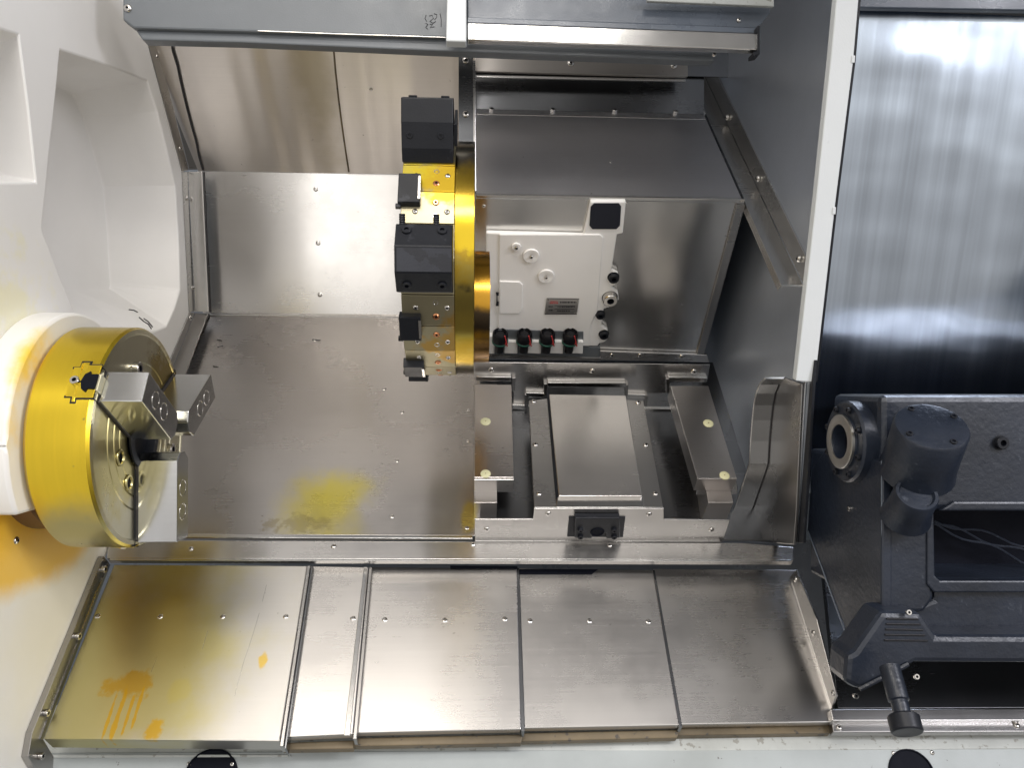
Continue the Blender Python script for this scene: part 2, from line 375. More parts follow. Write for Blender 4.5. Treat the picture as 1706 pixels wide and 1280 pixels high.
lo_ = lp('back_sheet', [(338, 524), (800, 528), (800, 893), (150, 890)], B(BL), 'sheet_low', 'large sloping lower back sheet with yellow oil patch near the chuck', rp=3.6,
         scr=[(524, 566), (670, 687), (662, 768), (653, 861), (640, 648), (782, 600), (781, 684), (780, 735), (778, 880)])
slab('fold_lip', [(338, 521), (800, 525), (800, 529), (338, 525)], B(BL+.004), .006, 'bright', lo_)
slab('bottom_lip', [(190, 889), (788, 892), (788, 898), (188, 896)], B(BL+.006), .01, 'bright', lo_)
# scratches on the lower sheet
for a in ([(362, 566), (370, 568)], [(520, 566), (534, 567)], [(362, 578), (372, 576)], [(355, 610), (364, 612)]):
    tube('scratch', [U(x, y, B(BL+.0012)) for x, y in a], .0014, 'caulk', lo_, 5)

tube('weld_seam', [U(x, y, off(PT, .0045)) for x, y in ((556, 84), (559, 120), (564, 165), (569, 205), (574, 240), (581, 286))], .0026, 'rust', t2, 6)
# ================================================================== CORNER RAIL (left)
R = thing('corner_rail', 'bent stainless corner rail screwed along the white wall', 'rail', U(262, 640, X(XL)))
XW = XL+.003
def rail(part_out, mid, inn, plane, mat2):
    a, b = part_out; slab('wall_flange', [a[0], mid[0], mid[1], a[1]], X(XW), .004, 'mid_steel', R, .0008)
    pl = thru(plane[0], U(*mid[0], X(XW)))
    slab('sheet_flange', [mid[0], inn[0], inn[1], mid[1]], pl, .006, mat2, R, .001)
rail(([(228, 0), (304, 285)], 0), [(243, 0), (315, 283)], [(268, 0), (336, 282)], PT, 'mid_steel')
rail(([(304, 286), (316, 520)], 0), [(313, 286), (325, 519)], [(336, 286), (347, 520)], PM, 'bright')
rail(([(316, 521), (236, 720)], 0), [(325, 521), (256, 690)], [(346, 522), (284, 690)], B(BL), 'mid_steel')
screws(R, [(262, 94), (300, 247)], X(XW), 3.6); screws(R, [(311, 330), (321, 480)], X(XW), 4); screws(R, [(317, 530)], X(XW), 4)
for seg_, pl in (([(283, 60), (338, 283)], PT), ([(338, 286), (349, 520)], PM), ([(348, 524), (312, 605)], B(BL))):
    q0, q1 = seg_; tube('sealant_bead', [U(q0[0]+(q1[0]-q0[0])*k/9+random.uniform(-1, 1), q0[1]+(q1[1]-q0[1])*k/9, off(pl, .004)) for k in range(10)], .0032, 'caulk', R, 6)

# ================================================================== LEDGE AND WAY COVERS
Lg = thing('ledge_channel', 'long horizontal stainless ledge above the sliding way covers', 'ledge', U(180, 935, B(-1.487)))
slab('ledge_sheet', [(180, 900), (1236, 905), (1322, 912), (1322, 934), (178, 931)], B(-1.487), .020, 'sheet', Lg, .0015)
slab('bright_edge', [(183, 931), (1318, 933), (1318, 936), (182, 934)], B(-1.485), .004, 'bright', Lg, .0008)
screws(Lg, [(318, 915), (556, 911), (788, 908), (1016, 909)], B(-1.487), 4.5)
CG = 'telescopic way covers along the bed'
def cover(px, c, mat, label, skirt, scr, lip2=None, folds=()):
    t = thing('way_cover', label, 'way cover', U(*px[-1], B(c)), CG)
    slab('cover_sheet', px, B(c), skirt, mat, t, .002)
    for (q, cc, th, m) in folds: slab('edge_fold', q, B(cc), th, m, t, .0008)
    screws(t, scr, B(c), 4.4, FLAT)
    return t
cover([(190, 941), (512, 943), (466, 1236), (72, 1232)], -1.495, 'cover_oily', 'oil stained leftmost way cover with yellow drips', .044, [(163, 1027), (267, 1028), (371, 1028), (476, 1028)],
      folds=[([(512, 943), (517, 943), (472, 1244), (466, 1244)], -1.4965, .03, 'mid_steel'), ([(518, 943), (522, 943), (477, 1248), (473, 1248)], -1.503, .03, 'dark_steel')])
cover([(520, 943), (614, 945), (588, 1224), (474, 1229)], -1.512, 'cover', 'narrow way cover second from the chuck side', .020, [(588, 1031)],
      folds=[([(606, 945), (612, 945), (583, 1226), (573, 1226)], -1.510, .004, 'bright'), ([(615, 945), (620, 945), (594, 1232), (588, 1232)], -1.514, .03, 'mid_steel')])
cover([(619, 945), (861, 947), (868, 1216), (592, 1222)], -1.527, 'cover', 'wide middle way cover with three screws, below the turret', .018, [(641, 1033), (741, 1034), (841, 1032)],
      folds=[([(860, 947), (865, 947), (874, 1219), (868, 1219)], -1.528, .03, 'dark_steel')])
cover([(864, 947), (1088, 950), (1132, 1209), (873, 1214)], -1.541, 'cover', 'bright way cover with dark reflection along its top edge', .018, [(883, 1035), (982, 1035), (1080, 1036)],
      folds=[([(1087, 950), (1091, 950), (1137, 1212), (1131, 1212)], -1.542, .03, 'dark_steel')])
cover([(1088, 948), (1330, 950), (1392, 1204), (1134, 1208)], -1.556, 'cover', 'plain way cover at the tailstock end in dark reflection', .018, [])
slab('painted_top_shade', [(864, 949), (996, 949), (986, 957), (864, 957)], B(-1.538), .002, 'blackhole', Lg, .0)  # black strip paints the dark reflection under the ledge
slab('painted_shadow_strip', [(750, 943), (862, 944), (862, 948), (750, 947)], B(-1.522), .002, 'blackhole', Lg, .0)  # black strip paints the shade below the ledge
# oily guide edges below the covers
GE = thing('bed_edge_strip', 'oily brown bed edge showing under the way covers', 'bed edge', U(480, 1248, B(-1.56)))
for q, c in (([(474, 1238), (590, 1234), (588, 1248), (470, 1250)], -1.545), ([(590, 1230), (872, 1224), (868, 1239), (588, 1244)], -1.556),
             ([(870, 1222), (1133, 1216), (1128, 1230), (866, 1236)], -1.568), ([(1130, 1212), (1382, 1206), (1384, 1222), (1128, 1226)], -1.580)):
    slab('edge_piece', q, B(c), .02, 'rust', GE, .002)

# rails either side of the covers
K1 = thing('cover_end_plate', 'slanted bolted end plate left of the oily way cover', 'end plate', U(52, 1262, X(-.79)))
slab('plate', [(173, 927), (182, 938), (181, 950), (72, 1232), (90, 1262), (88, 1300), (60, 1285), (47, 1262), (54, 1222)], X(-.787), .012, 'mid_steel', K1, .001)
slab('inner_edge', [(181, 940), (184, 941), (72, 1234), (67, 1232)], X(-.785), .003, 'bright', K1, .0)
screws(K1, [(171, 949), (128, 1061), (76, 1189), (67, 1261)], X(-.785), 6.5, CAPS, 'bolt')
K2 = thing('cover_end_plate', 'slanted screwed end plate between the last way cover and tailstock', 'end plate', U(1384, 1180, X(.735)))
slab('plate', [(1326, 950), (1360, 1032), (1393, 1160), (1384, 1182), (1346, 1060), (1316, 962)], X(.732), .004, 'mid_steel', K2, .0008)
slab('bright_edge', [(1315, 964), (1318, 963), (1386, 1180), (1383, 1182)], X(.7315), .002, 'bright', K2, 0)
screws(K2, [(1325, 966), (1355, 1055), (1388, 1155)], X(.7315), 5, SCR)

# ================================================================== FRONT SILL
SL = thing('front_sill', 'pale grey front sill with two large round holes along the bottom', 'sill', U(853, 1280, B(-1.60)))
def sill():
    bm = bmesh.new(); z0 = -1.60
    a = [U(-60, 1150, B(z0)), U(1900, 1130, B(z0)), U(1900, 1245, B(z0)), U(-60, 1256, B(z0))]
    prism_into(bm, a, -NB*.01); return mesh(bm)
slab('sill_lip', [(-300, 1180), (1990, 1150), (1990, 1246), (-300, 1262)], B(-1.60), .01, 'sillworn', SL, .002)
yy = U(853, 1252, B(-1.60))
def front_plate():
    p = thru(Vector((0, -.88, .475)).normalized(), yy-Vector((0, .001, 0)))
    return p
FP = front_plate()
slab('front_plate', [(-300, 1258), (1990, 1244), (1990, 1700), (-300, 1700)], FP, .01, 'sill', SL, .002)
for cx, cy, r in ((351, 1297, 42), (1519, 1292, 37)):
    p = U(cx, cy, off(FP, .0)); rr = r*p.dot(FW)/F
    lathe('round_hole', [(0, -.0), (rr*.98, .0), (rr, .003), (rr*1.06, .002), (rr*1.07, -.004)], p+FP[0]*.001, FP[0], 'blackhole', SL, 40)
screws(SL, [(315, 1274), (387, 1274), (1489, 1256), (1553, 1255)], FP, 4, SCR)
slab('joint_strip', [(75, 1258), (480, 1258), (480, 1262), (75, 1264)], off(FP, .003), .004, 'sillworn', SL)

# ================================================================== CHUCK
YC = 1.5; cc = U(235, 727, Y(YC)); ZC = cc.z; XF = cc.x+.002; RC = .2055; TC = .108
CH = thing('spindle_chuck', 'large three jaw chuck coated in yellow oil, jaws facing right', 'chuck', (XF-TC, YC, ZC-RC))
lathe('chuck_body', [(0, -TC), (RC-.008, -TC), (RC, -TC+.008), (RC, -.005), (RC-.004, 0)], (XF, YC, ZC), (1, 0, 0), 'gold', CH, 128)
lathe('chuck_face', [(RC-.004, 0), (RC-.012, .001), (RC-.014, -.001), (.140, -.001), (.138, -.003), (.136, -.001), (.116, -.001), (.114, -.003), (.112, -.001), (.094, -.001), (.092, -.003), (.090, -.001), (.062, -.001), (.058, -.03), (0, -.03)], (XF, YC, ZC), (1, 0, 0), 'goldface', CH, 128)
def cdir(a): return Vector((0, sin(a), -cos(a)))      # a = 0 is down, positive towards the back
JA = [0, radians(-120), radians(120)]
for ji, a in enumerate(JA):
    d = cdir(a); s = Vector((1, 0, 0)).cross(d)
    cen = Vector((XF, YC, ZC)); hw = .0285
    L1 = .072 if ji == 0 else (.070 if ji == 1 else .074)
    lab = ['lower jaw with two counterbored holes', 'upper near jaw with bright end face', 'upper far jaw reflecting yellow oil'][ji]
    r0, r1 = .030, .190
    if ji == 0: r1 = .196
    def P(r, t, x): return tuple(cen+d*r+s*t+Vector((x, 0, 0)))
    bm = bmesh.new()
    prism_into(bm, [Vector(P(r0, -.012, .004)), Vector(P(r0, .012, .004)), Vector(P(r0+.014, hw, .004)), Vector(P(r1, hw, .004)), Vector(P(r1, -hw, .004)), Vector(P(r0+.014, -hw, .004))], Vector((L1, 0, 0)))
    jw = link('jaw', mesh(bm), 'jaw', CH, .0015); jw['label'] = lab
    solid('serrated_seat_shadow', [P(.05, -hw-.0012, .0), P(.05, hw+.0012, .0), P(r1-.002, hw+.0012, .0), P(r1-.002, -hw-.0012, .0)], (.0055, 0, 0), 'caulk', CH, 0)  # dark seat that also paints the contact shadow at the jaw base
    for rr_ in ((.098, .143) if ji == 0 else (.100, .142)):
        p = Vector(P(rr_, 0, L1+.004))
        lathe('counterbore', [(0, -.0032), (.0135, -.0032), (.0150, .0002), (.0158, .0006), (.0165, -.001)], p, (1, 0, 0), 'screwm', jw, 24, mat2='blackhole', mi={0})
    # base jaw (serrated) in its slot
    bm = bmesh.new()
    prism_into(bm, [Vector(P(.05, -.016, -.03)), Vector(P(.05, .016, -.03)), Vector(P(RC-.001, .016, -.03)), Vector(P(RC-.001, -.016, -.03))], Vector((.034, 0, 0)))
    link('base_jaw', mesh(bm), 'goldface', CH, .001)
    for k in range(24):
        pass
    sl = bmesh.new()
    for tt in (-1, 1): prism_into(sl, [Vector(P(.06, tt*.0295, -.001)), Vector(P(.06, tt*.0307, -.001)), Vector(P(RC-.002, tt*.0307, -.001)), Vector(P(RC-.002, tt*.0295, -.001))], Vector((.0022, 0, 0)))
    link('slot_edge', mesh(sl), 'black', CH)
    # T slot on the rim at the outer end of the jaw
    R1 = RC+.0006
    def rimpatch(name, tx, mat, h=.002):
        bm = bmesh.new(); vs = []
        for (x, t) in tx:
            ang = a+t/RC
            vs.append((cen+cdir(ang)*(RC-.006)+Vector((x, 0, 0)), cen+cdir(ang)*(RC+h)+Vector((x, 0, 0))))
        A = [bm.verts.new(v[0]) for v in vs]; Bv = [bm.verts.new(v[1]) for v in vs]; n = len(vs)
        bm.faces.new(A); bm.faces.new(Bv[::-1])
        for i in range(n): bm.faces.new((A[i], Bv[i], Bv[(i+1) % n], A[(i+1) % n]))
        return link(name, mesh(bm), mat, CH, .0006)
    rimpatch('slot_outline', [(0, -.036), (-.018, -.036), (-.018, -.043), (-.036, -.043), (-.036, -.030), (-.047, -.030), (-.047, .030), (-.036, .030), (-.036, .040), (-.026, .040), (-.026, .033), (0, .033)], 'black', .0006)
    rimpatch('slot_insert', [(0, -.033), (-.021, -.033), (-.021, -.039), (-.032, -.039), (-.032, -.028), (-.044, -.028), (-.044, .028), (-.033, .028), (-.033, .037), (-.028, .037), (-.028, .030), (0, .030)], 'gold', .0016)
    rimpatch('tee_slot', [(0, -.014), (-.012, -.014), (-.014, -.020), (-.022, -.014), (-.026, 0), (-.022, .014), (-.014, .020), (-.012, .014), (0, .014)], 'blackhole', .0022)
    fix(CH, cen+cdir(a)*(RC+.001)+Vector((-.034, 0, 0)), cdir(a), .008, CAPS, 'bolt')
for (px, py, r) in ((201, 763, 11), (215, 805, 11)):
    p = U(px, py, X(XF)); lathe('socket_bolt', [(0, -.002), (.010, -.002), (.011, .001), (.0135, .001), (.015, .0005), (.0155, -.001)], p+Vector((.001, 0, 0)), (1, 0, 0), 'goldface', CH, 24, mat2='blackhole', mi={0})
for a in (radians(60), radians(180)):
    for r_, t_ in ((.09, -.3), (.12, .25)):
        p = Vector((XF, YC, ZC))+cdir(a+t_)*r_*1.1; fix(CH, p, (1, 0, 0), .013, CAPS, 'bolt')
lathe('bore_ring', [(.062, .003), (.062, .006), (.048, .006), (.046, -.01), (0, -.01)], (XF, YC, ZC), (1, 0, 0), 'black', CH, 48)
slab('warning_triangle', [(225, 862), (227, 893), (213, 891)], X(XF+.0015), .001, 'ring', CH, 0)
fix(CH, U(141, 573, Y(YC-.05)), (0, -.3, 1), .006, CAPS, 'bolt')
o_ = CH.children[-1]; o_.location = Vector((XF-.078, YC, ZC))+cdir(radians(-163))*RC; q = cdir(radians(-163)).to_track_quat('Z', 'Y'); o_.rotation_euler = q.to_euler()
# white spindle cover
SC = thing('spindle_cover', 'white rounded cover around the spindle with yellow oil edge', 'cover', (XL, YC, ZC-.2))
def spc():
    pts = []; R2 = .232; zc = -.122
    for k in range(97):
        a = 2*pi*k/96; y, z = YC-R2*cos(a), ZC+R2*sin(a)
        if z < ZC+zc: continue
        pts.append((y, z))
    lo1 = [p for p in pts]
    # order by angle
    pts.sort(key=lambda p: math.atan2(p[1]-ZC, -(p[0]-YC)))
    return [Vector((XL, y, z)) for y, z in pts]
M['cover_white'] = paint('white_spindle_cover', (.84, .83, .80), .36, var=.03, stains_and_reflections=[
    ((-.72, 1.32, .06), .10, (.92, .62, .0), .9, dict(ragged=.3, nscale=8, axis=(.5, 1, 1), soft=.6)),
    ((-.72, 1.27, -.12), .13, (.92, .62, .0), .95, dict(ragged=.3, nscale=8, axis=(.15, 1.2, 1.4), soft=.6))])
solid('cover_shell', spc(), (XF-TC-.006-XL, 0, 0), 'cover_white', SC, .006, smooth=True)
lathe('spindle_nose', [(0, .0), (.172, 0), (.172, .04), (.16, .05), (0, .05)], (XL-.002, YC, ZC), (1, 0, 0), 'brown', SC, 64)

# ================================================================== TURRET
TY, TZ = 1.60, .255; TX0, TX1 = -.128, -.034
TU = thing('tool_turret', 'faceted tool turret disc with black holders and oily facets', 'turret', (TX0, TY, TZ-.3))
def tdir(deg): a = radians(deg); return Vector((0, -cos(a), -sin(a)))    # 0 = towards camera, + down
RV = .238
def TP(x, deg, r): return Vector((x, TY, TZ))+tdir(deg)*r
bm = bmesh.new(); prism_into(bm, [TP(TX0, -6+15*k, RV-.004) for k in range(24)], Vector((TX1-TX0, 0, 0)))
link('turret_drum', mesh(bm), 'turret', TU, .001)
for k in range(24):            # facet pads
    d0, d1 = -6+15*k, 9+15*k; m = (d0+d1)/2
    if cos(radians(m)) < -.2: continue
    nrm = tdir(m); tn = Vector((0, sin(radians(m)), -cos(radians(m)))); rc = RV*cos(radians(7.5))
    hw = RV*sin(radians(7.5))-.0008
    def FPn(x, t, r): return Vector((x, TY, TZ))+nrm*r+tn*t
    fp = solid('facet_plate', [FPn(TX0, -hw, rc-.003), FPn(TX1, -hw, rc-.003), FPn(TX1, hw, rc-.003), FPn(TX0, hw, rc-.003)], nrm*.004, 'turret', TU, .0008)
    odd = k % 2
    s_ = -1 if odd else 1
    fix(TU, FPn(-.067, s_*.010 if odd else .012, rc+.001), nrm, .0062, COP, 'copper_plug')
    fix(TU, FPn(-.067, -.016 if not odd else .016, rc+.001), nrm, .0048, HOLE, 'threaded_hole')
    for xx in (-.103, -.047): fix(TU, FPn(xx, -.006 if not odd else .008, rc+.001), nrm, .0052, SCR, 'screw')
# wedge blocks on the left part of alternate seams
for deg in (-21, 39, 69, 99, 129):
    nrm = tdir(deg); tn = Vector((0, sin(radians(deg)), -cos(radians(deg))))
    def WP(x, t, r): return Vector((x, TY, TZ))+nrm*r+tn*t
    hw = .030 if deg < 0 else .026
    solid('wedge_block', [WP(TX0-.005, -hw, .230), WP(TX0+.034, -hw, .230), WP(TX0+.034, hw, .230), WP(TX0-.005, hw, .230)], nrm*.020, 'black', TU, .0015)
    solid('wedge_face', [WP(TX0+.030, -hw+.006, .2505), WP(TX0+.0345, -hw+.006, .2505), WP(TX0+.0345, hw-.006, .2505), WP(TX0+.030, hw-.006, .2505)], nrm*.001, 'screwm', TU, 0)
    solid('set_pin', [WP(TX0-.009, hw-.002, .235), WP(TX0, hw-.002, .235), WP(TX0, hw+.006, .235), WP(TX0-.009, hw+.006, .235)], nrm*.008, 'black', TU, .001)
# tool holders
def holder(deg, x0, x1, prof_, label, boltsets, top=False):
    nrm = tdir(deg); tn = Vector((0, sin(radians(deg)), -cos(radians(deg))))
    def HP(x, t, r): return Vector((x, TY, TZ))+nrm*r+tn*t
    h = solid('tool_holder', [HP(x0, t, r) for t, r in prof_], (x1-x0, 0, 0), 'black', TU, .0018); h['label'] = label
    for (ta, ra), (tb, rb), fr, xs, rad in boltsets:
        e1 = HP(0, tb, rb)-HP(0, ta, ra); n = e1.cross(Vector((1, 0, 0))).normalized()
        if n.dot(nrm) < 0: n = -n
        for x in xs:
            p = HP(x, ta+(tb-ta)*fr, ra+(rb-ra)*fr); b = fix(h, p-n*.003, n, rad, CAP, 'bolt')
    return h, HP
PF = [(-.061, .232), (-.059, .272), (-.022, .306), (.022, .306), (.056, .274), (.058, .232)]
h1, HP1 = holder(9, -.132, -.0355, PF, 'front black tool holder with four socket bolts', [((-.059, .272), (-.022, .306), .30, (-.113, -.053), .0088), ((.022, .306), (.056, .274), .62, (-.113, -.053), .0082)])
slw = solid('worn_face', [HP1(-.128, -.019, .3062), HP1(-.037, -.019, .3062), HP1(-.037, .020, .3062), HP1(-.128, .020, .3062)], tdir(9)*.0005, 'wornblack', h1, 0)
for x in (-.122, -.064):
    pts = [HP1(x, -.058-.0042*k, .268) for k in range(6)]
    th_ = bmesh.new(); prf = []
    for k in range(13): prf.append((.0056 if k % 2 else .0048, k*.0019))
    prf = [(0, 0)]+prf+[(0, 12*.0019)]
    lathe('threaded_stud', prf, HP1(x, -.054, .262), -Vector((0, sin(radians(9)), -cos(radians(9)))), 'black', h1, 14)
h2, HP2 = holder(-51, -.130, -.0375, [(-.060, .232), (-.058, .278), (-.034, .320), (.012, .335), (.036, .300), (.052, .258), (.056, .232)], 'upper black tool holder standing out from the turret top',
    [((-.034, .320), (.012, .335), .72, (-.110, -.052), .0082), ((.036, .300), (.052, .258), .5, (-.115, -.060), .0062)])
solid('side_clip', [TP(-.0355, -58, .30), TP(-.0355, -44, .30), TP(-.0355, -42, .262), TP(-.0355, -56, .262)], (.005, 0, 0), 'black', TU, .0008)
# indexing ring, hub
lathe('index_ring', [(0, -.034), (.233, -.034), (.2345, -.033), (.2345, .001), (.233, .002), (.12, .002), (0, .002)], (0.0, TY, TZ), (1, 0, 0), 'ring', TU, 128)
lathe('hub', [(.122, .0), (.124, .002), (.124, .035), (0, .035)], (.0, 1.735, .172), (1, 0, 0), 'hubm', TU, 96)

# ================================================================== TURRET CASING
CG2 = .003; CX1 = .636; CB = -.966; CS = 1.59
CA = thing('turret_casing', 'large stainless casing behind the white actuator, sloping top and front', 'casing', (.0, 2.18, .067))
def yz(b, s): return (Q*(s-b), Q*(s+b))      # from bed-normal and slope coordinates
def pv(x, b, s): y, z = yz(b, s); return Vector((x, y, z))
solid('top_sheet', [pv(CG2, CB, CS), pv(CX1, CB, CS), pv(CX1, CB, 2.03), pv(CG2, CB, 2.03)], -NB*.004, 'casing_top', CA, .001)
solid('front_sheet', [pv(CG2, CB, CS), pv(CX1+.006, CB, CS), pv(CX1+.012, -1.487, CS), pv(CG2, -1.487, CS)], NS*.004, 'casing_front', CA, .001)
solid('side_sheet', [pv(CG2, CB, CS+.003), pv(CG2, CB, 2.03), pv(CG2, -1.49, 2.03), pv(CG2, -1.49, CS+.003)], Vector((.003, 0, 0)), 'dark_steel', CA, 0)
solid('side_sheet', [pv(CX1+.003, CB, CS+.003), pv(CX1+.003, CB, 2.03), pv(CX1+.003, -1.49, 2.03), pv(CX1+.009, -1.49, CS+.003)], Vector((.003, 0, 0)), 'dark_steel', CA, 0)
solid('bright_edge', [pv(CG2, CB+.003, CS-.004), pv(CX1, CB+.003, CS-.004), pv(CX1, CB+.003, CS+.004), pv(CG2, CB+.003, CS+.004)], -NB*.012, 'bright', CA, .0035)
solid('corner_strip', [pv(CX1-.012, CB-.01, CS-.008), pv(CX1+.008, CB-.01, CS-.008), pv(CX1+.014, -1.487, CS-.008), pv(CX1-.006, -1.487, CS-.008)], NS*.007, 'mid_steel', CA, .001)
# rear upright sheet above the sloping top
rs0 = pv(CG2, CB, 2.03)
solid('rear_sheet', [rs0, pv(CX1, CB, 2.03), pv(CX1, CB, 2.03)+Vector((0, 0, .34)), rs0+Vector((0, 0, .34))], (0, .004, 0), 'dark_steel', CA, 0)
screws(CA, [(819, 184), (921, 185), (1024, 186), (1125, 188)], B(CB), 4.6, CAPS, lift=.001)
solid('seam_strip', [pv(CG2, CB+.001, 1.998), pv(CX1, CB+.001, 1.998), pv(CX1, CB+.001, 2.002), pv(CG2, CB+.001, 2.002)], -NB*.003, 'bright', CA, .0008)
screws(CA, [(1017, 270), (1045, 338)], B(CB), 2.2, SCR)
screws(CA, [(849, 327), (806, 343)], SS(CS), 3)
# bottom flange of the front sheet
slab('bottom_flange', [(1000, 586), (1178, 592), (1181, 604), (1001, 600)], SS(CS-.01), .008, 'sheet', CA, .001)
screws(CA, [(1019, 592), (1066, 592), (1135, 594)], SS(CS-.01), 4)
# header frame
solid('upper_rear_sheet', [pv(-.05, CB, 2.03)+Vector((0, -.012, .10)), pv(CX1+.07, CB, 2.03)+Vector((0, -.012, .10)), pv(CX1+.07, CB, 2.03)+Vector((0, -.012, .40)), pv(-.05, CB, 2.03)+Vector((0, -.012, .40))], (0, .004, 0), 'dark_steel', CA, 0)
RFP = box('added_roof_panel', -.02, 2.0, .9, 2.6, 1.22, 1.24, 'roofm', None, 0); RFP['kind'] = 'structure'  # unseen machine roof, extended to the right to darken reflections there
RF2 = box('added_roof_panel', .46, 2.0, .0, .898, 1.222, 1.24, 'bluegrey', None, 0); RF2['kind'] = 'structure'  # unseen forward panel, added to darken the last way cover
HF = thing('stainless_header', 'stainless header strip with screws above the casing under the beam', 'frame', U(765, 125, B(-.80)))
HB = B(-.93)
slab('header_strip', [(764, 88), (1146, 99), (1146, 124), (764, 116)], Y(2.05), .004, 'header', HF, .0008)
slab('header_lip', [(790, 114), (1146, 121), (1146, 127), (790, 118)], Y(2.045), .012, 'header', HF, .0008)
slab('lower_lip', [(794, 124), (1142, 131), (1142, 135), (794, 128)], Y(2.06), .008, 'bright', HF, .0008)
slab('upright_strip', [(764, 88), (788, 89), (790, 285), (764, 285)], Y(1.80), .004, 'dark_steel', HF, .0008)
slab('upright_edge', [(788, 100), (792, 100), (793, 318), (789, 318)], Y(1.79), .006, 'sheet', HF, .0008)
screws(HF, [(951, 105), (1123, 109)], Y(2.05), 6); screws(HF, [(776, 100), (776, 190)], Y(1.80), 6)

# ================================================================== WHITE ACTUATOR HOUSING
AH = thing('actuator_housing', 'white painted actuator housing with nameplate beside the turret', 'housing', U(900, 595, SS(1.574)))
SP = 1.574
body = [(810, 388), (972, 392), (984, 336), (1043, 336), (1038, 389), (1028, 391), (1019, 450), (1030, 456), (1031, 466), (1024, 476), (1018, 478),
        (1030, 488), (1031, 500), (1022, 510), (1006, 515), (1002, 543), (1012, 550), (1015, 562), (1008, 570), (998, 573), (996, 577), (808, 575)]
slab('housing_body', body, SS(SP), .014, 'white2', AH, .003)
slab('raised_cover', [(832, 391), (1000, 391), (1005, 396), (995, 520), (984, 541), (982, 577), (830, 574)], SS(SP-.004), .005, 'white2', AH, .002)
slab('side_pad', [(832, 469), (866, 470), (871, 475), (870, 515), (866, 523), (832, 523)], SS(SP-.008), .005, 'white2', AH, .002)
slab('lower_bracket', [(819, 576), (1000, 579), (1000, 597), (817, 594)], SS(SP), .013, 'grey', AH, .002)
slab('bottom_rail', [(805, 592), (1002, 597), (1002, 602), (805, 598)], SS(SP-.004), .02, 'mid_steel', AH, .002)
slab('dark_window', [(990, 339), (1031, 339), (1035, 344), (1033, 376), (1027, 382), (987, 382), (982, 376), (984, 345)], SS(SP-.0025), .003, 'navy', AH, .001)
for x, y, r in ((860, 412, 8), (885, 427, 14), (910, 461, 14)):
    p = U(x, y, SS(SP-.009)); rr = r*p.dot(FW)/F
    lathe('round_boss', [(0, .004), (rr*.35, .004), (rr*.45, .005), (rr*.92, .005), (rr, .0)], p-NS*-.004, -NS, 'white2', AH, 32)
    fix(AH, p-NS*.002, -NS, 3.2*p.dot(FW)/F, CAPS, 'bolt')
for x, y, r in ((1022, 462, 9), (1016, 496, 13), (1000, 524, 7.5), (1006, 557, 8)):
    pl = SS(SP-.003); p = U(x, y, pl); fix(AH, p, -NS, r*p.dot(FW)/F, CAPS if r == 13 else CAP, 'mounting_bolt')
lathe('bolt_washer', [(0, .0), (.013, .0), (.017, .003), (.0195, .003), (.021, .0)], U(1016, 496, SS(SP-.0015)), -NS, 'black', AH, 24)
# handle mark
slab('latch', [(826, 488), (831, 488), (831, 492), (829, 493), (829, 503), (831, 504), (831, 510), (826, 510), (827, 503), (827, 493)], SS(SP-.010), .003, 'black', AH, .0)
# nameplate
NP = slab('nameplate', [(911, 497), (965, 498), (961, 524), (907, 524)], SS(SP-.0075), .002, 'plate', AH, .0004)
NP['label'] = 'small metal nameplate with tiny print'
pl = SS(SP-.0082)
def bars(rows, mat, nm):
    bm = bmesh.new()
    for (y, x0, x1, h) in rows:
        x = x0
        while x < x1:
            wd = random.choice((1.2, 1.8, 2.6)); prism_into(bm, [U(x, y, pl), U(min(x+wd, x1), y, pl), U(min(x+wd, x1), y+h, pl), U(x, y+h, pl)], -NS*.0002); x += wd+random.choice((.7, 1.1))
    o = link(nm, mesh(bm), mat, NP); o['kind'] = 'stuff'; o.parent = NP; o.matrix_parent_inverse = Matrix(); return o
bars([(502.5, 933, 960, 2.6), (510, 914, 921, 2.2), (510.5, 929, 958, 2), (516, 914, 921, 2.2), (517, 928, 950, 2)], 'ink', 'print')
bars([(502, 917, 929, 1.3), (504.5, 916, 930, 1.6)], 'red', 'red_print')
for q in ([(911, 497), (965, 498), (965, 499), (911, 498)], [(908, 523), (961, 523), (961, 524), (908, 524)], [(924, 509), (958, 509.4), (958, 510), (924, 509.6)], [(924, 514.5), (957, 514.8), (957, 515.4), (924, 515.1)]):
    slab('border_line', q, pl, .0003, 'ink', AH, 0)
for x, y in ((913.5, 499.5), (962, 500.5), (909.5, 521.5), (959, 522)): fix(AH, U(x, y, pl), -NS, .0018, SCR, 'rivet')
